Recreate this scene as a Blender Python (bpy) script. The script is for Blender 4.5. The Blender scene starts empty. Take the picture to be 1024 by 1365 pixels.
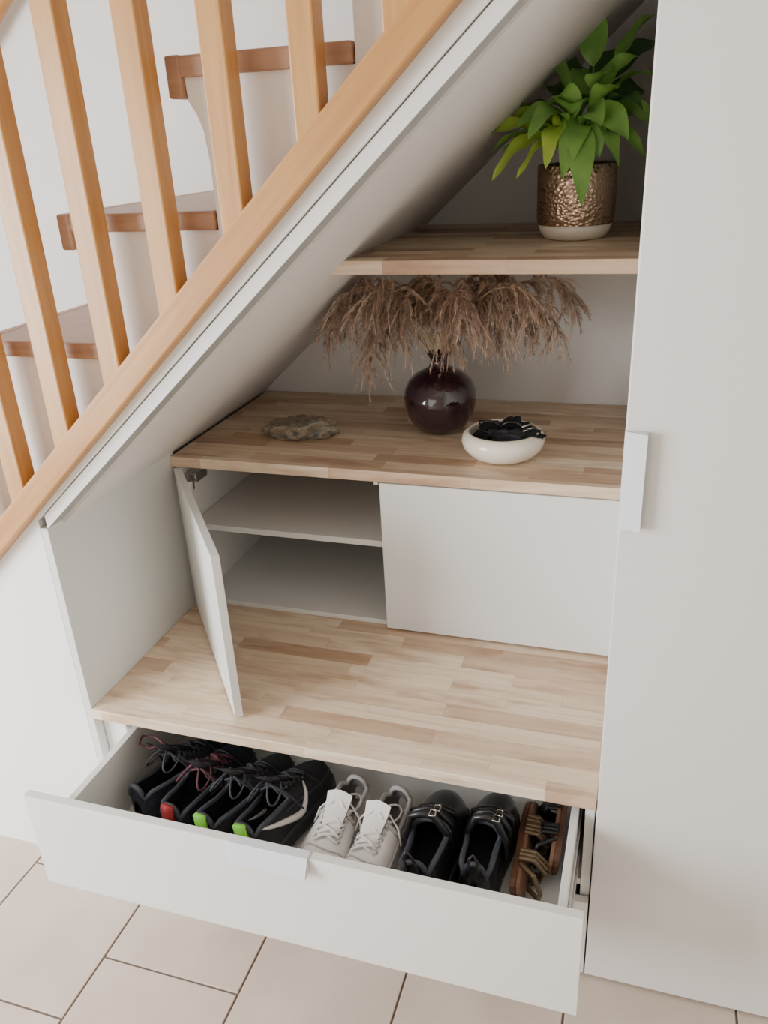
import bpy, math, random
from mathutils import Matrix, Vector, noise
random.seed(7)
W=1.1; DC=.4585; DW=1.0465; H1=.4831; H2=.911; H3=1.390
COL=bpy.context.collection
# ------------------------------------------------------------ materials
def mat(name,col,rough=.5,metal=0.,noise_amt=0.,noise_scale=8.,bump=0.,bump_scale=60.,spec=.5,coat=0.,col2=None):
    m=bpy.data.materials.new(name);m.use_nodes=True;nt=m.node_tree;b=nt.nodes['Principled BSDF']
    b.inputs['Base Color'].default_value=(*col,1);b.inputs['Roughness'].default_value=rough;b.inputs['Metallic'].default_value=metal
    b.inputs['Specular IOR Level'].default_value=spec;b.inputs['Coat Weight'].default_value=coat
    tc=nt.nodes.new('ShaderNodeTexCoord')
    if noise_amt>0 or col2:
        n=nt.nodes.new('ShaderNodeTexNoise');n.inputs['Scale'].default_value=noise_scale;n.inputs['Detail'].default_value=6
        nt.links.new(tc.outputs['Object'],n.inputs['Vector'])
        r=nt.nodes.new('ShaderNodeValToRGB');r.color_ramp.elements[0].position=.35;r.color_ramp.elements[1].position=.65
        c2=col2 if col2 else tuple(c*(1-noise_amt) for c in col)
        r.color_ramp.elements[0].color=(*c2,1);r.color_ramp.elements[1].color=(*col,1)
        nt.links.new(n.outputs['Fac'],r.inputs['Fac']);nt.links.new(r.outputs['Color'],b.inputs['Base Color'])
    if bump>0:
        n2=nt.nodes.new('ShaderNodeTexNoise');n2.inputs['Scale'].default_value=bump_scale;n2.inputs['Detail'].default_value=4
        nt.links.new(tc.outputs['Object'],n2.inputs['Vector'])
        bp=nt.nodes.new('ShaderNodeBump');bp.inputs['Strength'].default_value=bump;bp.inputs['Distance'].default_value=.01
        nt.links.new(n2.outputs['Fac'],bp.inputs['Height']);nt.links.new(bp.outputs['Normal'],b.inputs['Normal'])
    return m
def wood(name,c1,c2,scale,rough=.45,contrast=.5):
    m=bpy.data.materials.new(name);m.use_nodes=True;nt=m.node_tree;b=nt.nodes['Principled BSDF']
    tc=nt.nodes.new('ShaderNodeTexCoord');mp=nt.nodes.new('ShaderNodeMapping');mp.inputs['Scale'].default_value=scale
    n=nt.nodes.new('ShaderNodeTexNoise');n.inputs['Scale'].default_value=1;n.inputs['Detail'].default_value=7;n.inputs['Roughness'].default_value=.6;n.inputs['Distortion'].default_value=.6
    r=nt.nodes.new('ShaderNodeValToRGB');r.color_ramp.elements[0].position=.5-contrast/2;r.color_ramp.elements[1].position=.5+contrast/2
    r.color_ramp.elements[0].color=(*c2,1);r.color_ramp.elements[1].color=(*c1,1)
    oi=nt.nodes.new('ShaderNodeObjectInfo');ad=nt.nodes.new('ShaderNodeVectorMath');ad.operation='MULTIPLY_ADD';ad.inputs[1].default_value=(40,40,40)
    nt.links.new(oi.outputs['Random'],ad.inputs[0])
    nt.links.new(tc.outputs['Object'],mp.inputs['Vector']);nt.links.new(mp.outputs['Vector'],ad.inputs[2]);nt.links.new(ad.outputs[0],n.inputs['Vector'])
    nt.links.new(n.outputs['Fac'],r.inputs['Fac']);nt.links.new(r.outputs['Color'],b.inputs['Base Color'])
    b.inputs['Roughness'].default_value=rough
    return m
def butcher(name):
    m=bpy.data.materials.new(name);m.use_nodes=True;nt=m.node_tree;b=nt.nodes['Principled BSDF']
    N=nt.nodes.new;Lk=nt.links.new
    tc=N('ShaderNodeTexCoord')
    mp=N('ShaderNodeMapping');mp.inputs['Location'].default_value=(.13,.02,0);Lk(tc.outputs['Object'],mp.inputs['Vector'])
    br=N('ShaderNodeTexBrick');br.offset=.37;br.squash=.72;br.squash_frequency=3;br.offset_frequency=2
    br.inputs['Color1'].default_value=(0,0,0,1);br.inputs['Color2'].default_value=(1,1,1,1)
    br.inputs['Mortar'].default_value=(.5,.5,.5,1);br.inputs['Scale'].default_value=1
    br.inputs['Mortar Size'].default_value=.0003;br.inputs['Mortar Smooth'].default_value=.5;br.inputs['Bias'].default_value=0
    br.inputs['Brick Width'].default_value=.34;br.inputs['Row Height'].default_value=.0455
    Lk(mp.outputs['Vector'],br.inputs['Vector'])
    ramp=N('ShaderNodeValToRGB');e=ramp.color_ramp.elements
    e[0].position=0;e[0].color=(.80,.63,.455,1);e[1].position=1;e[1].color=(.54,.365,.24,1)
    for p,c in((.25,(.90,.74,.56,1)),(.42,(.72,.53,.37,1)),(.55,(.88,.72,.54,1)),(.68,(.80,.62,.44,1)),(.82,(.64,.45,.305,1))):
        k=e.new(p);k.color=c
    Lk(br.outputs['Color'],ramp.inputs['Fac'])
    gm=N('ShaderNodeMapping');gm.inputs['Scale'].default_value=(3,45,45);Lk(tc.outputs['Object'],gm.inputs['Vector'])
    addv=N('ShaderNodeVectorMath');addv.operation='MULTIPLY_ADD';addv.inputs[1].default_value=(13,13,13)
    Lk(br.outputs['Color'],addv.inputs[0]);Lk(gm.outputs['Vector'],addv.inputs[2])
    n=N('ShaderNodeTexNoise');n.inputs['Scale'].default_value=1;n.inputs['Detail'].default_value=5;n.inputs['Distortion'].default_value=1.2;Lk(addv.outputs[0],n.inputs['Vector'])
    gr=N('ShaderNodeValToRGB');gr.color_ramp.elements[0].position=.32;gr.color_ramp.elements[0].color=(.78,.71,.64,1);gr.color_ramp.elements[1].position=.58;gr.color_ramp.elements[1].color=(1,1,1,1)
    Lk(n.outputs['Fac'],gr.inputs['Fac'])
    mx=N('ShaderNodeMix');mx.data_type='RGBA';mx.blend_type='MULTIPLY';mx.inputs[0].default_value=.8
    Lk(ramp.outputs['Color'],mx.inputs[6]);Lk(gr.outputs['Color'],mx.inputs[7])
    hm=N('ShaderNodeMapping');hm.inputs['Scale'].default_value=(5,16,16);Lk(tc.outputs['Object'],hm.inputs['Vector'])
    ha=N('ShaderNodeVectorMath');ha.operation='MULTIPLY_ADD';ha.inputs[1].default_value=(31,31,31);Lk(br.outputs['Color'],ha.inputs[0]);Lk(hm.outputs['Vector'],ha.inputs[2])
    hn=N('ShaderNodeTexNoise');hn.inputs['Scale'].default_value=1;hn.inputs['Detail'].default_value=3;Lk(ha.outputs[0],hn.inputs['Vector'])
    hr=N('ShaderNodeValToRGB');hr.color_ramp.elements[0].position=.53;hr.color_ramp.elements[0].color=(1,1,1,1);hr.color_ramp.elements[1].position=.70;hr.color_ramp.elements[1].color=(.72,.62,.56,1)
    Lk(hn.outputs['Fac'],hr.inputs['Fac'])
    m3=N('ShaderNodeMix');m3.data_type='RGBA';m3.blend_type='MULTIPLY';m3.inputs[0].default_value=1;Lk(mx.outputs[2],m3.inputs[6]);Lk(hr.outputs['Color'],m3.inputs[7])
    mm=N('ShaderNodeMix');mm.data_type='RGBA';Lk(br.outputs['Fac'],mm.inputs[0]);Lk(m3.outputs[2],mm.inputs[6]);mm.inputs[7].default_value=(.50,.33,.20,1)
    Lk(mm.outputs[2],b.inputs['Base Color']);b.inputs['Roughness'].default_value=.42
    return m
M_white=mat('white_melamine',(.80,.795,.765),.38)
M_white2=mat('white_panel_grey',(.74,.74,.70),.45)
M_wall=mat('wall_paint',(.80,.775,.745),.85,noise_amt=.03,noise_scale=3,bump=.08,bump_scale=90)
M_room=mat('room_wall_paint',(.66,.62,.56),.85,bump=.05,bump_scale=90)
M_wallw=mat('bright_wall_paint',(.90,.90,.90),.8,bump=.05,bump_scale=90)
M_stairw=mat('stair_plaster',(.78,.74,.70),.8,noise_amt=.04,noise_scale=5,bump=.1,bump_scale=50)
M_tread=wood('stair_tread_wood',(.46,.27,.165),(.30,.165,.10),(5,5,60),.4)
M_pineX=wood('pine_beam_wood',(.60,.31,.10),(.40,.18,.05),(3,60,60),.35,.6)
M_pineZ=wood('pine_baluster_wood',(.64,.35,.12),(.42,.20,.06),(60,60,3),.35,.6)
M_board=butcher('butcher_block_beech')
M_grout=mat('tile_grout',(.17,.13,.10),.9)
M_tile=mat('floor_tile_stone',(.68,.565,.475),.38,noise_amt=0,noise_scale=5,bump=.03,bump_scale=40,col2=(.59,.48,.40))
M_steel=mat('steel',(.55,.55,.56),.3,1)
M_alu=mat('handle_white_metal',(.72,.76,.80),.3,0.)
# ------------------------------------------------------------ builders
class MB:
    def __init__(s):s.v=[];s.f=[];s.mi=[];s.mats=[]
    def m(s,mt):
        if mt not in s.mats:s.mats.append(mt)
        return s.mats.index(mt)
    def add(s,vs,fs,mt):
        o=len(s.v);s.v+= [tuple(v) for v in vs];k=s.m(mt)
        for f in fs:s.f.append(tuple(i+o for i in f));s.mi.append(k)
    def box(s,a,b,mt):
        x0,y0,z0=a;x1,y1,z1=b
        v=[(x,y,z) for x in(x0,x1) for y in(y0,y1) for z in(z0,z1)]
        s.add(v,[(0,1,3,2),(4,6,7,5),(0,4,5,1),(2,3,7,6),(0,2,6,4),(1,5,7,3)],mt)
    def prism(s,poly,ax,a,b,mt):
        n=len(poly);v=[]
        for c in(a,b):
            for(p,q)in poly:
                v.append((c,p,q) if ax==0 else (p,c,q) if ax==1 else (p,q,c))
        f=[tuple(range(n)),tuple(range(2*n-1,n-1,-1))]+[(i,(i+1)%n,(i+1)%n+n,i+n) for i in range(n)]
        s.add(v,f,mt)
    def tube(s,pts,r,mt,n=8,closed=False):
        pts=[Vector(p) for p in pts];N=len(pts);v=[];f=[];up=None
        for i,p in enumerate(pts):
            a=pts[(i-1)%N] if closed or i>0 else p;b=pts[(i+1)%N] if closed or i<N-1 else p
            t=(b-a).normalized()
            if up is None: up=Vector((0,0,1)) if abs(t.z)<.9 else Vector((1,0,0))
            u=t.cross(up)
            if u.length<1e-6:u=t.cross(Vector((1,.3,0)))
            u.normalize();w=u.cross(t).normalized();up=w
            rr=r[i] if isinstance(r,(list,tuple)) else r
            for k in range(n):
                an=2*math.pi*k/n;v.append(p+u*math.cos(an)*rr+w*math.sin(an)*rr)
        for i in range(N if closed else N-1):
            for k in range(n):
                i2=(i+1)%N;f.append((i*n+k,i*n+(k+1)%n,i2*n+(k+1)%n,i2*n+k))
        if not closed:f+=[tuple(range(n-1,-1,-1)),tuple(range((N-1)*n,N*n))]
        s.add(v,f,mt)
    def lathe(s,prof,c,mt,n=48,cap=True):
        v=[];f=[];N=len(prof)
        for r,z in prof:
            for k in range(n):
                a=2*math.pi*k/n;v.append((c[0]+r*math.cos(a),c[1]+r*math.sin(a),c[2]+z))
        for i in range(N-1):
            for k in range(n):f.append((i*n+k,i*n+(k+1)%n,(i+1)*n+(k+1)%n,(i+1)*n+k))
        if cap:f+=[tuple(range(n-1,-1,-1)),tuple(range((N-1)*n,N*n))]
        s.add(v,f,mt)
    def grid(s,rows,mt,skip=None):
        v=[p for r in rows for p in r];n=len(rows[0]);f=[]
        for i in range(len(rows)-1):
            for j in range(n-1):
                if skip and skip(i,j):continue
                f.append((i*n+j,i*n+j+1,(i+1)*n+j+1,(i+1)*n+j))
        s.add(v,f,mt)
    def build(s,name,smooth=False,bevel=0,sub=0,parent=None,mw=None,fix=True):
        me=bpy.data.meshes.new(name);me.from_pydata(s.v,[],s.f);me.update()
        for mt in s.mats:me.materials.append(mt)
        for p,k in zip(me.polygons,s.mi):p.material_index=k;p.use_smooth=smooth
        o=bpy.data.objects.new(name,me);COL.objects.link(o)
        if fix:
            import bmesh
            bm=bmesh.new();bm.from_mesh(me);bmesh.ops.recalc_face_normals(bm,faces=bm.faces);bm.to_mesh(me);bm.free()
        if mw is not None:o.matrix_world=mw
        if bevel:
            md=o.modifiers.new('bevel','BEVEL');md.width=bevel;md.segments=2;md.limit_method='ANGLE';md.angle_limit=.6
        if sub:
            md=o.modifiers.new('sub','SUBSURF');md.levels=sub;md.render_levels=sub
        if parent:o.parent=parent
        return o
def group(name):
    e=bpy.data.objects.new(name,None);e.empty_display_size=.1;COL.objects.link(e);return e
def bx(name,a,b,mt,parent=None,bevel=.0012):
    m=MB();m.box(a,b,mt);return m.build(name,bevel=bevel,parent=parent)
# ------------------------------------------------------------ floor
m=MB();m.box((-2.6,-3.0,-.06),(3.4,DW+.12,-.003),M_grout)
cw=.327;offs={-1:.10,0:-.051,1:-.232,2:-.055,3:-.085,4:-.24}
for c in range(-8,11):
    xa=-.241+(c)*cw-0.0;off=offs.get(c+0,(-.05 if c%2 else -.23))
    y=off-9*cw
    for k in range(16):
        y0=y+k*cw;y1=y0+cw
        y0=max(y0,-3.0);y1=min(y1,DW+.1)
        if y1-y0<.02:continue
        g=.0024
        if xa<-2.6+.001 or xa+cw>3.4:continue
        m.box((xa+g,y0+g,-.01),(xa+cw-g,y1-g,0),M_tile)
m.build('floor',bevel=.0015)
# ------------------------------------------------------------ walls
m=MB();m.box((-2.6,DW,0),(3.4,DW+.12,3.3),M_wall);m.build('wall_back')
m=MB();m.box((2.3,-3.0,0),(2.4,DW,2.55),M_room);m.build('unseen_wall_right')  # out of view, added to block world light from the right
m=MB();m.box((-2.6,-3.1,0),(2.4,-3.0,2.55),M_room);m.build('unseen_wall_front')  # unseen wall behind the camera, added to darken the upper niche
m=MB();m.box((-2.6,-3.1,2.55),(2.4,-.10,2.65),M_wall);m.build('unseen_ceiling')  # out-of-view ceiling, put in to keep world light off the niche top
SO=lambda x:.93+.893*x       # soffit line
BE=lambda x:.975+.92*x        # lower edge of pine string
m=MB();m.prism([(-1.05,0),(-.0185,0),(-.0185,BE(-.0185)),(-1.05,BE(-1.05)+.006)],1,0,.03,M_wallw);m.build('wall_left')
# ------------------------------------------------------------ staircase
st=group('staircase')
X=lambda k:.39+.2505*k
Z=lambda k:1.739+.22*k
K0,K1=-7,5
poly=[(X(K0)+.05,0)]
for k in range(K0,K1+1):
    z=Z(k)
    poly+=[(X(k)+.052,z-.15),(X(k)+.048,z-.105),(X(k)+.040,z-.082),(X(k)+.028,z-.062),(X(k)+.026,z-.03)]
    if k<K1:poly.append((X(k+1)+.052,z-.03))
poly.append((X(K1)+.30,Z(K1)-.03));xe=X(K1)+.30
poly+=[(xe,SO(xe)),(-1.0,.02),(-1.0,0)]
m=MB();m.prism(poly,1,.05,DW-.001,M_stairw);m.build('masonry_body',parent=st)
m=MB()
for k in range(K0,K1+1):
    m.box((X(k)+.004,.042,Z(k)-.03),(X(k+1)+.05,DW-.002,Z(k)),M_tread)
    m.box((X(k),.040,Z(k)-.058),(X(k)+.026,DW-.002,Z(k)+.001),M_tread)
m.build('treads',bevel=.004,parent=st)
m=MB();x0,x1=-.0,2.0
m.prism([(x0,SO(x0)),(x1,SO(x1)),(x1,SO(x1)+.034),(x0,SO(x0)+.030)],1,0,.05,M_white)
m.prism([(x0-.02,SO(x0-.02)+.032),(x1,SO(x1)+.036),(x1,BE(x1)+.03),(x0-.02,BE(x0-.02)+.03)],1,-.005,.05,M_white)
m.build('fascia',parent=st,bevel=.001)
m=MB();m.prism([(0,SO(0)+.0),(x1,SO(x1)),(x1,SO(x1)+.02),(0,SO(0)+.02)],1,.002,DW-.001,M_white2);m.build('soffit_lining',parent=st)
# ------------------------------------------------------------ railing
rg=group('stair_railing')
ang=math.atan(.92)
def sloped(name,xa,xb,zoff,th,y0,y1,mt):
    L=(xb-xa)/math.cos(ang)
    mm=MB();mm.box((0,y0,0),(L,y1,th),mt)
    return mm.build(name,bevel=.004,parent=rg,mw=Matrix.Translation((xa,0,BE(xa)+zoff))@Matrix.Rotation(-ang,4,'Y'))
sloped('bottom_string',-1.05,1.9,0,.047,-.030,.03,M_pineX)
sloped('handrail',-1.05,1.9,.97,.055,-.035,.035,M_pineX)
for k in range(-7,14):
    x=-.035+.135*k
    mm=MB();mm.box((-.02,-.02,BE(x)+.045),(.02,.02,BE(x)+.99),M_pineZ)
    mm.build('baluster_%d'%(k+8),bevel=.003,parent=rg,mw=Matrix.Translation((x,0,0)))
m=MB();m.box((-1.12,-.045,0),(-1.03,.045,1.1),M_pineZ);m.build('newel_post',bevel=.004,parent=rg)
wh=group('wall_handrail')
m=MB();pts=[(x,DW-.055,1.935+.86*(x+.72)) for x in (-1.6,-.7,.2,1.1)]
m.tube(pts,.024,M_pineX,12)
for x in(-1.2,-.3,.6):
    z=1.935+.86*(x+.72);m.tube([(x,DW-.055,z-.01),(x,DW-.05,z-.05),(x,DW,z-.06)],.006,M_steel,8)
m.build('rail_and_brackets',smooth=True,parent=wh)
# ------------------------------------------------------------ bench
bn=group('storage_bench')
bx('bench_top',(.0,-.002,H1-.027),(W-.002,DW-.002,H1),M_board,bn,.002)
bx('left_end_panel',(-.018,0,0),(-.0005,DC+.02,SO(0)),M_white2,bn)
bx('carcass_left',(.045,.022,.0),(.063,.6,H1-.028),M_white,bn)
bx('carcass_right',(W-.022,.022,.0),(W-.004,.6,H1-.028),M_white,bn)
bx('carcass_back',(.0,.6,.0),(W-.004,.612,H1-.028),M_white,bn)
bx('lower_drawer_front',(.003,0,.008),(W-.004,.018,.211),M_white,bn)
bx('filler_strip',(.002,.024,.215),(.045,.04,H1-.028),M_white,bn)
bx('divider_bottom',(.063,.03,.225),(W-.022,.6,.24),M_white,bn)
# ------------------------------------------------------------ drawer
dr=group('pull_out_drawer')
bx('drawer_front',(.002,-.2401,.215),(W-.003,-.222,.4524),M_white,dr)
bx('side_left',(.072,-.222,.262),(.088,.28,.425),M_white,dr)
bx('side_right',(W-.048,-.222,.262),(W-.034,.28,.425),M_white,dr)
bx('drawer_back',(.088,.265,.262),(W-.048,.28,.40),M_white,dr)
bx('drawer_bottom',(.072,-.222,.252),(W-.034,.28,.262),M_white,dr)
m=MB();m.box((W-.0335,-.20,.285),(W-.0275,.3,.32),M_steel);m.box((.066,-.2,.285),(.0715,.3,.32),M_steel)
m.box((W-.0335,-.20,.37),(W-.029,.2,.38),M_steel);m.build('slide_rails',parent=dr,bevel=.001)
def handle(name,parent,vertical):
    mm=MB();t=.0022
    if not vertical:
        prof=[(.016,0),(-.003,0),(-.006,-.006),(-.021,-.034),(-.021+t,-.0355),(-.006+t,-.009),(-.003+t*.6,-t),(.016,-t)]
        mm.prism([(-.2401+a,.4548+b) for a,b in prof],0,.463,.618,M_alu)
        for xx in(.463,.616):
            mm.prism([(-.2403,.4520),(-.243,.4545),(-.246,.4485),(-.261,.4205),(-.2403,.4205)],0,xx,xx+.002,M_alu)
    else:
        prof=[(.016,0),(-.003,0),(-.006,-.010),(-.016,-.046),(-.016+t,-.0465),(-.006+t,-.011),(-.003+t*.6,-t),(.016,-t)]
        mm.prism([(1.0985-b*.72,-.0005+a) for a,b in prof],2,1.041,1.20,M_alu)
        for zz in(1.041,1.198):
            mm.prism([(1.101,-.001),(1.0985,-.0035),(1.106,-.0065),(1.1315,-.0165),(1.1315,-.001)],2,zz,zz+.002,M_alu)
    return mm.build(name,bevel=.0006,parent=parent)
handle('drawer_pull',dr,False)
# ------------------------------------------------------------ cabinet under the counter
cb=group('low_cabinet')
bx('countertop',(.0,DC+.003,H2-.027),(W-.002,DW-.002,H2),M_board,cb,.002)
zt=H2-.0275
bx('side_left',(.0,DC+.021,H1),(.016,DW-.01,zt),M_white,cb)
bx('partition',(.547,DC+.021,H1),(.563,DW-.01,zt),M_white,cb)
bx('side_right',(W-.02,DC+.021,H1),(W-.004,DW-.01,zt),M_white,cb)
bx('cabinet_back',(.016,DW-.02,H1),(W-.02,DW-.01,zt),M_white,cb)
bx('cabinet_floor',(.016,DC+.021,H1+.0005),(W-.02,DW-.02,H1+.014),M_white,cb)
bx('inner_shelf',(.017,DC+.03,.700),(.546,DW-.021,.716),M_white,cb)
bx('inner_shelf_right',(.564,DC+.03,.700),(W-.021,DW-.021,.716),M_white,cb)
bx('door_closed',(.550,DC,H1+.006),(W-.003,DC+.018,zt-.001),M_white,cb)
m=MB();A=Vector((.008,DC+.0));d=Vector((.330,-.418)).normalized();nrm=Vector((-d.y,d.x));B=A+d*.53
q=[A,B,B+nrm*.018,A+nrm*.018]
m.prism([(p.x,p.y) for p in q],2,H1+.006,zt-.002,M_white);m.build('door_open',bevel=.0012,parent=cb)
m=MB()
for z in(.845,.54):
    m.box((.017,DC+.03,z-.012),(.05,DC+.085,z+.012),M_steel);m.tube([(.04,DC+.03,z),(.05,DC+.0,z),(.055,DC-.02,z)],.008,M_steel,8)
    m.tube([(.052,DC-.012,z-.012),(.052,DC-.012,z+.012)],.014,M_steel,14)
m.box((.535,DC+.005,zt-.008),(.546,DC+.022,zt-.001),M_steel)
m.build('hinges',bevel=.001,parent=cb)
# ------------------------------------------------------------ upper shelf
m=MB();IS=lambda z:(z-.93)/.893
m.prism([(IS(H3-.027)+.001,H3-.027),(W-.002,H3-.027),(W-.002,H3),(IS(H3)+.001,H3)],1,.394,DW-.002,M_board)
m.build('niche_shelf',bevel=.0015)
# ------------------------------------------------------------ wardrobe
wd=group('wardrobe')
bx('carcass',(W,.02,.0),(W+.62,DW-.01,1.895),M_white2,wd)
bx('door',(W-.001,0,.006),(W+.60,.018,1.90),M_white,wd,.0025)
bx('side_door',(W+.603,0,.006),(W+1.1,.018,1.90),M_white,wd,.0025)
bx('carcass_b',(W+.62,.02,.0),(W+1.1,DW-.01,1.895),M_white2,wd)
handle('door_pull',wd,True)
# ------------------------------------------------------------ vase with pampas
pv=group('pampas_vase')
M_vase=mat('aubergine_glass',(.026,.007,.015),.06,0,spec=.7,coat=.6)
vc=(.62,.773,H2)
prof=[(.045,.0),(.052,.003),(.07,.018),(.084,.042),(.0915,.072),(.0925,.092),(.089,.113),(.078,.134),(.06,.150),(.04,.160),(.027,.167),(.0225,.178),(.023,.188),(.029,.197),(.031,.202),(.028,.204),(.019,.196),(.017,.17),(.03,.15),(.05,.13)]
m=MB();m.lathe(prof,vc,M_vase,64);m.build('vase',smooth=True,parent=pv)
M_pl=[mat('pampas_%d'%i,c,.9) for i,c in enumerate([(.50,.35,.265),(.36,.245,.18),(.64,.48,.37)])]
M_stem=mat('pampas_stem',(.66,.50,.30),.7)
tips=[(.355,.70,1.17,1.30),(.385,.82,1.20,1.33),(.46,.68,1.07,1.30),(.48,.77,1.16,1.35),(.55,.66,1.19,1.33),(.57,.80,1.23,1.34),(.49,.62,1.25,1.34),(.62,.74,1.22,1.35),
(.68,.66,1.15,1.32),(.73,.80,1.18,1.35),(.79,.70,1.15,1.34),(.85,.78,1.17,1.35),(.92,.70,1.18,1.33),(.945,.82,1.22,1.35),(.78,.86,1.24,1.36),(.41,.66,1.24,1.34),(.86,.66,1.24,1.34),
(.72,.62,1.24,1.33)]
m=MB();ms=MB()
for (tx,ty,tz,pk) in tips:
    P0=Vector((vc[0]+random.uniform(-.01,.01),vc[1]+random.uniform(-.01,.01),H2+.15));P3=Vector((tx,ty,tz))
    P1=Vector((P0.x+(tx-P0.x)*.15,P0.y+(ty-P0.y)*.15,H2+.30));P2=Vector((P0.x+(tx-P0.x)*.8,P0.y+(ty-P0.y)*.8,pk+.03))
    def bz(t):
        s=1-t;return P0*s**3+P1*3*s*s*t+P2*3*s*t*t+P3*t**3
    ms.tube([bz(i/14) for i in range(14)],[.0022]*9+[.0015]*5,M_stem,5)
    for b_ in range(66):
        t=.40+.60*(b_+random.random())/66
        p=bz(t);tan=(bz(min(t+.02,1.02))-bz(t-.02)).normalized()
        rd=Vector((random.gauss(0,1),random.gauss(0,1),random.gauss(0,.8))).normalized()
        env=math.sin(min(1,(t-.36)/.2)*math.pi/2)*(1-.35*max(0,(t-.8)/.2))
        BL=random.uniform(.035,.095)*env
        d0=(tan*.6+rd*.75).normalized()
        mt=random.choice(M_pl)
        prev=p;bp=[]
        for s_ in range(7):
            u=s_/6;q=p+d0*BL*u+Vector((0,0,-1))*BL*.75*u*u
            bp.append(q)
        for k in range(44):
            u=random.random()**.8*5.99;i0=int(u);q=bp[i0].lerp(bp[i0+1],u-i0);bd=(bp[i0+1]-bp[i0]).normalized()
            rr=Vector((random.gauss(0,1),random.gauss(0,1),random.gauss(0,1))).normalized()
            fl=random.uniform(.008,.024)*(1-.4*u/6)
            e1=q+(bd*.8+rr*.6)*fl*.6;e2=e1+(bd*.7+rr*.35+Vector((0,0,-.5)))*fl*.6
            pp_=[q,e1,e2]
            for z_ in pp_:z_.z=min(z_.z,H3-.030);z_.y=min(z_.y,DW-.008)
            side=bd.cross(rr)
            if side.length<1e-4:continue
            side=side.normalized()*.0009
            m.add([q-side,q+side,e1+side*.8,e1-side*.8,e2],[(0,1,2,3),(3,2,4)],mt)
m.build('plumes',parent=pv,fix=False);ms.build('stems',smooth=True,parent=pv)
# ------------------------------------------------------------ bowl
bw=group('trinket_bowl')
M_cream=mat('cream_ceramic',(.90,.82,.70),.25,spec=.6,coat=.3)
M_blk=mat('black_fabric',(.012,.012,.015),.75)
M_blkg=mat('black_gloss_plastic',(.01,.01,.01),.12)
M_sil=mat('silver_trim',(.7,.68,.6),.25,1)
bc=(.812,.605,H2)
prof=[(.05,0),(.058,.002),(.078,.012),(.092,.028),(.0965,.044),(.093,.058),(.084,.066),(.080,.067),(.0775,.064),(.083,.052),(.086,.042),(.08,.026),(.06,.014),(.02,.011)]
m=MB();m.lathe(prof,bc,M_cream,64);m.build('bowl',smooth=True,parent=bw)
m=MB()
def blob(m,c,r,seed,mt,amp=.3,sc=2.5,n=20):
    rows=[]
    for i in range(n+1):
        th=math.pi*i/n;row=[]
        for j in range(n*2+1):
            ph=2*math.pi*(j%(n*2))/(n*2)
            d=Vector((math.sin(th)*math.cos(ph),math.sin(th)*math.sin(ph),math.cos(th)))
            k=1+amp*noise.noise(d*sc+Vector((seed,seed*1.7,0)))+amp*.5*noise.noise(d*sc*2.5+Vector((seed,0,seed)))
            row.append((c[0]+d.x*r[0]*k,c[1]+d.y*r[1]*k,c[2]+d.z*r[2]*k))
        rows.append(row)
    m.grid(rows,mt)
blob(m,(bc[0]-.02,bc[1]+.012,H2+.048),(.045,.04,.026),1.3,M_blk,.5)
blob(m,(bc[0]+.035,bc[1]-.02,H2+.060),(.055,.032,.016),5.3,M_blk,.6)
blob(m,(bc[0]+.02,bc[1]+.03,H2+.052),(.04,.03,.03),9.1,M_blk,.5)
for sx in(-.030,.022):
    ring=[(bc[0]+.0+sx+.022*math.cos(a),bc[1]-.012-.004*math.sin(a),H2+.076+.016*math.sin(a)) for a in [2*math.pi*i/20 for i in range(20)]]
    m.tube(ring,.0028,M_blkg,6,closed=True)
    m.add(ring,[tuple(range(20))],M_blkg)
m.tube([(bc[0]-.052,bc[1]-.012,H2+.079),(bc[0]-.06,bc[1]+.02,H2+.079),(bc[0]-.02,bc[1]+.05,H2+.07)],.002,M_blkg,6)
m.tube([(bc[0]+.044,bc[1]-.012,H2+.079),(bc[0]+.062,bc[1]+.02,H2+.077),(bc[0]+.05,bc[1]+.05,H2+.07)],.0025,M_sil,6)
for i in range(5):
    m.tube([(bc[0]+.046+i*.004,bc[1]-.03+i*.006,H2+.076),(bc[0]+.055+i*.004,bc[1]-.026+i*.006,H2+.075)],.0015,M_sil,6)
m.build('contents',smooth=True,parent=bw)
# ------------------------------------------------------------ rock
def rockmat():
    m=mat('agate_rock',(.20,.19,.14),.55,bump=.6,bump_scale=55);nt=m.node_tree;b=nt.nodes['Principled BSDF']
    tc=nt.nodes.new('ShaderNodeTexCoord');n=nt.nodes.new('ShaderNodeTexNoise');n.inputs['Scale'].default_value=26;n.inputs['Detail'].default_value=8;n.inputs['Distortion'].default_value=1.5
    nt.links.new(tc.outputs['Object'],n.inputs['Vector']);r=nt.nodes.new('ShaderNodeValToRGB');e=r.color_ramp.elements
    e[0].position=.28;e[0].color=(.06,.06,.05,1);e[1].position=.70;e[1].color=(.52,.46,.38,1)
    for p,c in((.42,(.20,.19,.15,1)),(.52,(.32,.22,.14,1)),(.60,(.26,.26,.21,1))):
        k=e.new(p);k.color=c
    nt.links.new(n.outputs['Fac'],r.inputs['Fac']);nt.links.new(r.outputs['Color'],b.inputs['Base Color']);return m
M_rock=rockmat()
m=MB();c=(.272,.665,H2+.021)
rows=[];n=48
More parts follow.
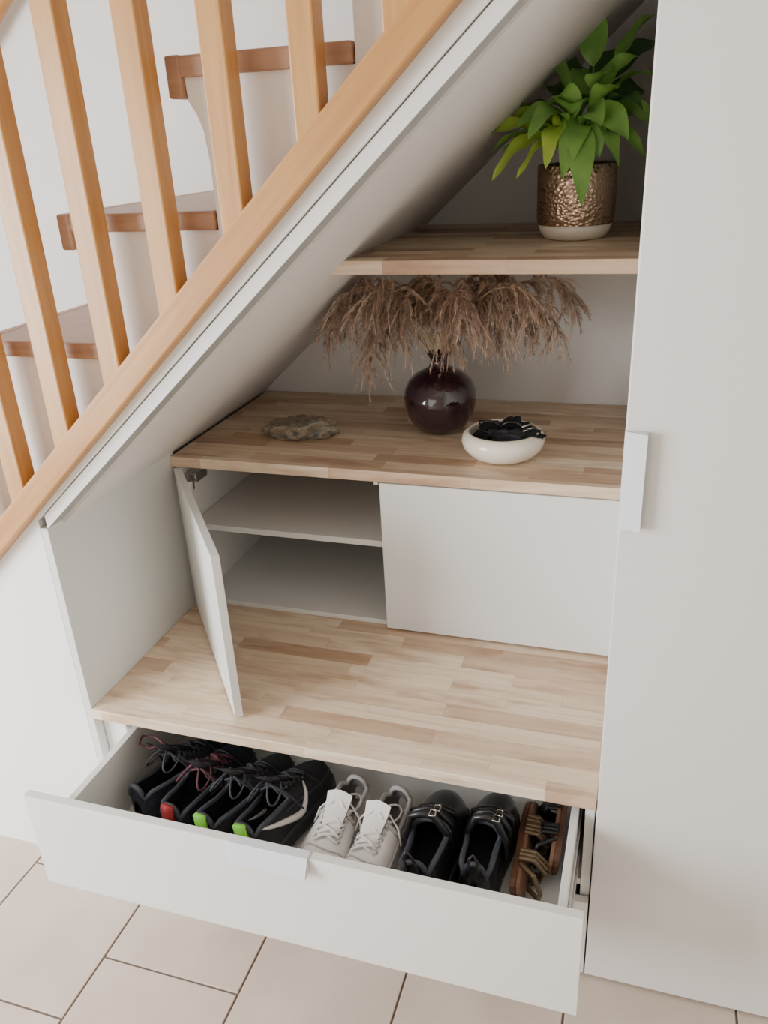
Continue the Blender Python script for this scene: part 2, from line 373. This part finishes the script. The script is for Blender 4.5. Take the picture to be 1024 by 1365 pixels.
for i in range(n+1):
    th=math.pi*i/n;row=[]
    for j in range(97):
        ph=2*math.pi*(j%96)/96
        d=Vector((math.sin(th)*math.cos(ph),math.sin(th)*math.sin(ph),math.cos(th)))
        k=1+.28*noise.noise(d*1.8+Vector((3,1,2)))+.18*noise.noise(d*5)+.07*noise.noise(d*12)
        z=d.z*.034*k
        z=max(-.0209,min(z,.021+.006*d.x+.003*noise.noise(d*9)))
        row.append((d.x*.090*k,d.y*.052*k,z))
    rows.append(row)
m.grid(rows,M_rock);m.build('flat_rock',smooth=True,mw=Matrix.Translation(c)@Matrix.Rotation(.16,4,'Z'))
# ------------------------------------------------------------ plant
pp=group('potted_peace_lily')
def hammered():
    m=bpy.data.materials.new('hammered_bronze');m.use_nodes=True;nt=m.node_tree;b=nt.nodes['Principled BSDF']
    b.inputs['Base Color'].default_value=(.50,.36,.26,1);b.inputs['Metallic'].default_value=1;b.inputs['Roughness'].default_value=.22
    tc=nt.nodes.new('ShaderNodeTexCoord');v=nt.nodes.new('ShaderNodeTexVoronoi');v.inputs['Scale'].default_value=130
    nt.links.new(tc.outputs['Object'],v.inputs['Vector']);bp=nt.nodes.new('ShaderNodeBump');bp.inputs['Strength'].default_value=.7;bp.inputs['Distance'].default_value=.003
    nt.links.new(v.outputs['Distance'],bp.inputs['Height']);nt.links.new(bp.outputs['Normal'],b.inputs['Normal']);return m
M_ham=hammered();M_soil=mat('potting_soil',(.03,.02,.015),.95,bump=.8)
pc=(.945,.715,H3)
m=MB();m.lathe([(.058,0),(.066,.003),(.074,.014),(.0795,.031)],pc,M_cream,56)
m.lathe([(.0798,.031),(.082,.045),(.083,.10),(.083,.148),(.081,.151),(.078,.149),(.078,.135)],pc,M_ham,56,cap=False)
m.lathe([(.078,.134),(.001,.138)],pc,M_soil,40,cap=False)
m.build('pot',smooth=True,parent=pp)
def leafmat(n,c,c2):
    return mat(n,c,.38,noise_scale=14,col2=c2)
LM=[leafmat('leaf_bright',(.55,.74,.12),(.40,.60,.08)),leafmat('leaf_mid',(.26,.50,.10),(.16,.36,.07)),leafmat('leaf_dark',(.09,.22,.06),(.06,.15,.045))]
M_pet=mat('leaf_petiole',(.25,.42,.12),.5)
def leaf(mb,tip,wd,mt,arch=.06,frac=.5,base=None):
    b=Vector(base) if base else Vector((pc[0]+random.uniform(-.03,.03),pc[1]+random.uniform(-.03,.03),H3+.135))
    T=Vector(tip)
    P1=Vector((b.x+(T.x-b.x)*.25,b.y+(T.y-b.y)*.25,max(b.z,T.z)*.6+b.z*.4+arch+.03));P2=Vector((b.x+(T.x-b.x)*.7,b.y+(T.y-b.y)*.7,T.z+arch))
    def bz(t):
        s=1-t;return b*s**3+P1*3*s*s*t+P2*3*s*t*t+T*t**3
    mb.tube([bz(frac*i/7) for i in range(8)],.0022,M_pet,6)
    rows=[];n=14
    tw=random.uniform(-.6,.6)
    for i in range(n+1):
        u=i/n;t=frac+(1-frac)*u;p=bz(t);tan=(bz(min(t+.02,1.03))-bz(t-.02)).normalized()
        side=tan.cross(Vector((0,-.35,1)))
        if side.length<.15:side=tan.cross(Vector((0,-1,.2)))
        side.normalize();side=(Matrix.Rotation(tw,3,tan)@side);up=side.cross(tan).normalized()
        w=wd*.5*(math.sin(math.pi*min(1,u**.72))**.85)*(1 if u<1 else 0)+.0004
        r=[]
        for s in(-1,-.6,0,.6,1):
            q=p+side*w*s+up*(abs(s)*w*.28+.003*math.sin(u*14+s)*abs(s))
            q.x=min(q.x,W-.004);r.append(q)
        rows.append(r)
    mb.grid(rows,mt)
PX=lambda u:.861+(u-715)*.00154
PZ=lambda v:1.537+(222-v)*.00135
m=MB()
L=[((618,193),.70,.042,0,.06),((655,240),.66,.046,0,.08),((690,238),.62,.036,0,.08),((712,62),.72,.045,1,.0),((780,20),.76,.054,1,.0),((870,26),.74,.055,1,.0),
((874,62),.80,.054,2,.0),((868,172),.70,.052,1,.05),((780,282),.60,.05,1,.12),((752,242),.61,.052,1,.11),((825,228),.62,.042,1,.10),((864,228),.68,.038,1,.09),
((680,140),.74,.052,2,.02),((735,110),.80,.05,1,.0),((800,100),.66,.058,1,.02),((850,125),.84,.062,2,.02),((760,150),.62,.058,1,.04),((800,170),.6,.052,1,.05),
((690,165),.64,.048,1,.05),((666,200),.72,.044,1,.06),((835,190),.62,.052,1,.07),((860,105),.74,.048,1,.02),
((755,70),.82,.047,2,-.02),((815,65),.84,.052,2,-.02),((720,145),.68,.057,1,.03),((785,135),.72,.062,1,.02),
((745,195),.65,.052,0,.07),((645,172),.76,.046,0,.05),((700,110),.76,.048,1,.01),((840,80),.68,.048,1,.0),
((730,225),.6,.044,0,.09),((850,150),.66,.052,2,.05),((740,130),.62,.052,1,.03),((706,182),.58,.048,1,.07),((818,120),.62,.048,1,.02),((640,212),.74,.040,1,.07),((800,212),.64,.05,1,.08),((770,90),.78,.05,1,.0)]
for (uv,y,w,k,a) in L:
    sc=1+(y-.70)*.40
    x=1.1256+(PX(uv[0])-1.1256)*sc;z=1.617+(PZ(uv[1])-1.617)*sc
    x=min(x,W-.006)
    leaf(m,(x,y,z),w*1.1,LM[k],a,frac=random.uniform(.28,.42))
m.build('foliage',smooth=True,parent=pp)
# ------------------------------------------------------------ shoes
ZD=.2625
ST=[(0,.012,.046),(.025,.026,.075),(.08,.034,.088),(.16,.036,.084),(.25,.036,.078),(.34,.038,.076),(.42,.041,.076),(.52,.045,.069),(.62,.048,.060),(.72,.0485,.052),(.81,.046,.046),(.89,.039,.040),(.95,.028,.033),(.985,.015,.026),(1,.003,.018)]
def shoe(name,x,y,ang,up,sole,lace,lin,L=.285,wsc=1.,hsc=1.,accent=None,side=None,roll=0,z=ZD,toe_cap=None,strap=False,mirror=1,soleh=.03,rimm=None,label=None,loose=False,tongue=1.0):
    m=MB();J=14;rows=[]
    for t,w,h in ST:
        w*=wsc;h*=hsc;row=[];bend=.006*math.sin(t*math.pi)*mirror
        for j in range(J+1):
            a=math.pi*j/J;c=math.cos(a)
            row.append((bend+w*math.copysign(abs(c)**.75,c),t*L,soleh-.006+h*math.sin(a)**.8))
        rows.append(row)
    o0,o1=3,10
    sk=lambda i,j:(1<=i<=5 and o0<=j<=o1)
    m.grid(rows,up,skip=sk)
    m.grid([[(p[0]*.93,p[1],p[2]-.002) for p in r] for r in rows],lin,skip=sk)
    rim=[rows[i][o0] for i in range(1,7)]+[rows[6][k] for k in range(o0+1,o1+1)]+[rows[i][o1+1] for i in range(6,0,-1)]+[rows[1][k] for k in range(o1,o0,-1)]
    m.tube(rim,.0055,rimm or up,8,closed=True)
    ins=[(rows[i][0][0]*.9,rows[i][0][1],soleh+.006) for i in range(1,9)]+[(rows[i][-1][0]*.9,rows[i][0][1],soleh+.006) for i in range(8,0,-1)]
    m.add(ins,[tuple(range(len(ins)))],lin)
    out=[(r[0][0]+.005,r[0][1]) for r in rows]+[(r[-1][0]-.005,r[0][1]) for r in rows[::-1]]
    out=[(p,q+(-.005 if q<.001 else (.005 if q>L*.99 else 0))) for p,q in out]
    n=len(out);v=[]
    for zz,k in((.0,.95),(.004,1.),(soleh-.004,1.),(soleh,.97)):
        for p,q in out:
            tq=q/L;v.append((p*k,L/2+(q-L/2)*(1-(1-k)*.4),zz*(1)+ (.010*max(0,(tq-.8)/.2)**2 if zz<.01 else .002*max(0,(tq-.8)/.2))))
    f=[]
    for a in range(3):
        for i in range(n):f.append((a*n+i,a*n+(i+1)%n,(a+1)*n+(i+1)%n,(a+1)*n+i))
    f+=[tuple(range(n-1,-1,-1)),tuple(range(3*n,4*n))]
    m.add(v,f,sole)
    def hz(tt):
        for a,b in zip(ST,ST[1:]):
            if a[0]<=tt<=b[0]:
                q=(tt-a[0])/(b[0]-a[0]);return (a[2]+(b[2]-a[2])*q,a[1]+(b[1]-a[1])*q)
    def seam(j,i0,i1,r,mt_):
        m.tube([Vector(rows[i][j])*1.0+Vector((0,0,.001)) for i in range(i0,i1)],r,mt_,6)
    if not strap:
        for j in(2,12):seam(j,5,13,.0022,rimm or up)
        m.tube([Vector(rows[9][j])+Vector((0,.004*math.sin(j),.0008)) for j in range(1,14)],.0018,rimm or up,6)
        tr=[]
        for i in range(7):
            u=i/6;yy=L*(.60-.36*u*tongue);zz=soleh+(.058+(.062*u)*tongue)*hsc
            ww=.017+.009*u
            tr.append([(ww*s*wsc,yy+(.004*abs(s)),zz-.006*s*s+(.004 if u>.9 else 0)) for s in(-1,-.5,0,.5,1)])
        m.grid(tr,up);m.grid([[(p[0],p[1]+.004,p[2]-.006) for p in r] for r in tr],lin)
        if label:
            m.grid([[(p[0]*.55,p[1]-.001,p[2]+.0035) for p in r] for r in tr[4:7]],label)
        for k in range(6):
            t=.40+.048*k
            zc=soleh-.002+hz(t)[0]*hsc
            ww=.023*wsc;dy=.010*(1 if k%2 else -1)
            m.tube([(-ww,t*L-dy,zc-.006),(-ww*.4,t*L-dy*.4,zc+.004),(ww*.4,t*L+dy*.4,zc+.004),(ww,t*L+dy,zc-.006)],.0030,lace,6)
            m.tube([(-ww,t*L+dy*.6,zc-.007),(0,t*L,zc+.002),(ww,t*L-dy*.6,zc-.007)],.0028,lace,6)
            for s in(-1,1):
                m.tube([(s*(ww+.001),t*L+dy*s*0-.003,zc-.007),(s*(ww+.001),t*L+.003,zc-.007)],.0034,rimm or up,6)
        for s in(-1,1):
            lp=[(s*(.004+.028*math.sin(a/2)),L*.38-.025*math.sin(a)-.014*(1-math.cos(a)),soleh+.092*hsc-.016*(1-math.cos(a))) for a in [2*math.pi*i/14 for i in range(14)]]
            m.tube(lp,.0022,lace,6,closed=True)
            m.tube([(0,L*.38,soleh+.092*hsc),(s*.02,L*.36,soleh+.084*hsc),(s*.042*wsc,L*.40,soleh+.058*hsc),(s*.050*wsc,L*.45,soleh+.03)],.0022,lace,6)
        if loose:
            m.tube([(0,L*.38,soleh+.092*hsc),(-.03,L*.40,soleh+.10*hsc),(-.06,L*.42,soleh+.115),(-.078,L*.38,soleh+.118),(-.07,L*.32,soleh+.112),(-.04,L*.33,soleh+.105),(-.015,L*.36,soleh+.098*hsc)],.0026,loose,6)
    else:
        for yy,zz in((.60,.062),(.49,.078),(.38,.090)):
            w2=.041*wsc
            m.tube([(-w2,yy*L,soleh+.02),(-w2*.95,yy*L,soleh+.05*hsc),(-w2*.5,yy*L,soleh+zz*hsc-.006),(0,yy*L,soleh+zz*hsc),(w2*.5,yy*L,soleh+zz*hsc-.006),(w2*.95,yy*L,soleh+.05*hsc),(w2,yy*L,soleh+.02)],.0075,up,8)
            if yy<.5:
                bx_=[(w2*.5+dx,yy*L+dy,soleh+zz*hsc+.002) for dx,dy in((-.006,-.008),(.006,-.008),(.006,.008),(-.006,.008))]
                m.tube(bx_,.0014,M_sil,6,closed=True)
        m.tube([(-.012,.0,soleh+.05*hsc),(-.008,-.008,soleh+.09*hsc),(0,-.006,soleh+.10*hsc),(.008,-.008,soleh+.09*hsc),(.012,0,soleh+.05*hsc)],.003,up,6)
    if accent:
        m.box((-.013,-.006,soleh+.034),(.013,.004,soleh+.074*hsc),accent)
        m.tube([(-.034*wsc,.035,soleh+.004),(-.028*wsc,.008,soleh+.006),(-.016*wsc,-.003,soleh+.008),(0,-.006,soleh+.009),(.016*wsc,-.003,soleh+.008),(.028*wsc,.008,soleh+.006),(.034*wsc,.035,soleh+.004)],.003,accent,6)
    if side:
        for s in(-1,1):
            pts=[]
            for i in range(13):
                u=i/12;t=.08+.54*u
                h_,w_=hz(t);h_*=hsc;w_*=wsc;bend=.006*math.sin(t*math.pi)*mirror
                hh=.016+.066*(abs(u-.72)**1.35)*1.25 if u<.72 else .016+.26*(u-.72)**1.35
                sn=min(.97,(hh/h_)**1.25);cs=math.sqrt(1-sn*sn)
                pts.append((bend+s*(w_*cs**.75+.0015),t*L,soleh-.004+hh))
            m.tube(pts,[.002,.0036,.0045,.0052,.006,.0066,.0072,.0076,.0076,.0068,.0055,.004,.002],side,8)
    if toe_cap:
        rr=rows[10:]
        m.grid([[(p[0]*1.03,p[1]+.001,p[2]*1.0+.0015) for p in r] for r in rr],toe_cap)
    mw=Matrix.Translation((x,y,z+abs(math.sin(roll))*.036*wsc))@Matrix.Rotation(ang,4,'Z')@Matrix.Rotation(roll,4,'Y')
    return m.build(name,smooth=True,mw=mw)
M_nvy=mat('navy_mesh',(.022,.026,.045),.75,noise_amt=.5,noise_scale=150,bump=.5,bump_scale=300)
M_bkm=mat('black_mesh',(.022,.023,.028),.75,bump=.5,bump_scale=300)
M_bsole=mat('black_rubber',(.035,.035,.04),.5)
M_lin=mat('dark_lining',(.012,.012,.016),.9)
M_rim=mat('charcoal_piping',(.05,.055,.07),.6)
M_grn=mat('neon_green',(.30,.85,.08),.5)
M_red=mat('red_rubber',(.40,.03,.03),.5)
M_whl=mat('white_leather',(.78,.75,.72),.5,bump=.1,bump_scale=120)
M_whs=mat('white_rubber',(.82,.80,.77),.45)
M_wrim=mat('grey_white_piping',(.48,.455,.44),.6)
M_glin=mat('grey_lining',(.20,.185,.18),.9)
M_lace=mat('white_lace',(.88,.85,.82),.8)
M_blace=mat('black_lace',(.055,.055,.065),.7)
M_mlace=mat('maroon_lace',(.12,.04,.05),.7)
M_leath=mat('black_leather',(.014,.014,.016),.3)
M_brn=mat('brown_leather',(.15,.065,.035),.5,noise_amt=.4,noise_scale=30)
M_tan=mat('cork_sole',(.24,.125,.07),.7)
M_gold=mat('bronze_leather',(.20,.145,.085),.35,.6)
shoe('sneaker',.160,-.105,-.26,M_nvy,M_bsole,M_blace,M_lin,hsc=1.2,wsc=1.05,L=.29,rimm=M_rim,label=M_rim,loose=M_mlace,roll=-.10)
shoe('sneaker',.246,-.130,-.14,M_nvy,M_bsole,M_mlace,M_lin,accent=M_red,hsc=1.2,wsc=1.05,L=.29,mirror=-1,rimm=M_rim,label=M_rim,roll=.06)
shoe('sneaker',.342,-.140,-.20,M_bkm,M_bsole,M_blace,M_lin,accent=M_grn,hsc=1.22,wsc=1.05,L=.29,rimm=M_rim,label=M_rim,roll=-.08)
shoe('sneaker',.448,-.148,-.16,M_bkm,M_bsole,M_blace,M_lin,accent=M_grn,side=M_whs,hsc=1.22,wsc=1.08,L=.29,mirror=-1,rimm=M_rim,label=M_rim,roll=-.20)
shoe('white_sneaker',.598,.075,math.pi-.06,M_whl,M_whs,M_lace,M_glin,L=.26,toe_cap=M_whl,wsc=1.06,hsc=1.0,rimm=M_wrim,tongue=.72)
shoe('white_sneaker',.704,.062,math.pi-.16,M_whl,M_whs,M_lace,M_glin,L=.26,toe_cap=M_whl,mirror=-1,wsc=1.06,hsc=1.0,rimm=M_wrim,roll=.08,tongue=.72)
shoe('buckle_shoe',.803,-.155,.03,M_leath,M_bsole,M_blace,M_lin,L=.27,wsc=1.1,hsc=1.3,strap=True,rimm=M_rim,soleh=.036,roll=-.16)
shoe('buckle_shoe',.893,-.125,-.03,M_leath,M_bsole,M_blace,M_lin,L=.27,wsc=.97,hsc=1.25,strap=True,mirror=-1,rimm=M_rim,soleh=.036)
def sandal(name,x,y,z,ang,roll,strapm):
    m=MB();L=.24
    out=[(w*.80,t*L) for t,w,h in ST]+[(-w*.74,t*L) for t,w,h in ST[::-1]]
    m.prism(out,2,0,.012,M_brn);m.prism([(p*.97,q) for p,q in out],2,.012,.020,M_tan)
    for t,h in((.68,.038),(.58,.042),(.30,.046)):
        w=.034
        for dy in(-.010,0,.010):
            m.tube([(-w,t*L+dy,.012),(-w*.85,t*L+dy,.012+h*.6),(0,t*L+dy*1.3,.012+h),(w*.85,t*L+dy,.012+h*.6),(w,t*L+dy,.012)],.0055,strapm,6)
    m.tube([(-.028,.22*L,.015),(-.030,.1*L,.045),(0,.01,.055),(.030,.1*L,.045),(.028,.22*L,.015)],.0055,strapm,6)
    return m.build(name,smooth=False,bevel=.002,mw=Matrix.Translation((x,y,z))@Matrix.Rotation(ang,4,'Z')@Matrix.Rotation(roll,4,'Y'))
sandal('strap_sandal',.957,-.10,ZD+.041,.0,math.radians(80),M_gold)
sandal('strap_sandal',1.036,-.02,ZD+.041,.0,math.radians(-84),M_leath)
# ------------------------------------------------------------ camera
R=[[.952590,.300130,-.049946],[.082121,-.411685,-.907619],[-.292966,.860487,-.416814]]
cam=bpy.data.cameras.new('camera');co=bpy.data.objects.new('camera',cam);COL.objects.link(co)
MW=Matrix.Identity(4)
for i in range(3):
    MW[i][0]=R[0][i];MW[i][1]=-R[1][i];MW[i][2]=-R[2][i]
MW[0][3],MW[1][3],MW[2][3]=1.1256,-1.2067,1.6169
co.matrix_world=MW
cam.sensor_fit='VERTICAL';cam.sensor_height=36;cam.lens=1098.24*36/1365;cam.clip_start=.02
bpy.context.scene.camera=co
# ------------------------------------------------------------ light
w=bpy.data.worlds.new('daylight_room');bpy.context.scene.world=w;w.use_nodes=True
w.node_tree.nodes['Background'].inputs[0].default_value=(1,.99,.975,1);w.node_tree.nodes['Background'].inputs[1].default_value=1.05
def area(name,loc,target,sx,sy,e,c):
    l=bpy.data.lights.new(name,'AREA');l.shape='RECTANGLE';l.size=sx;l.size_y=sy;l.energy=e;l.color=c
    o=bpy.data.objects.new(name,l);COL.objects.link(o);o.location=loc
    o.rotation_euler=(Vector(target)-Vector(loc)).to_track_quat('-Z','Y').to_euler()
area('window_light',(-1.7,-1.7,1.2),(0,0,.4),1.3,1.6,138,(.94,.97,1))
area('added_fill_light',(0,-2.9,.9),(.7,.3,.4),1.6,1.5,14,(1,.98,.95))  # added fill lamp that brightens the niche, no door stands here
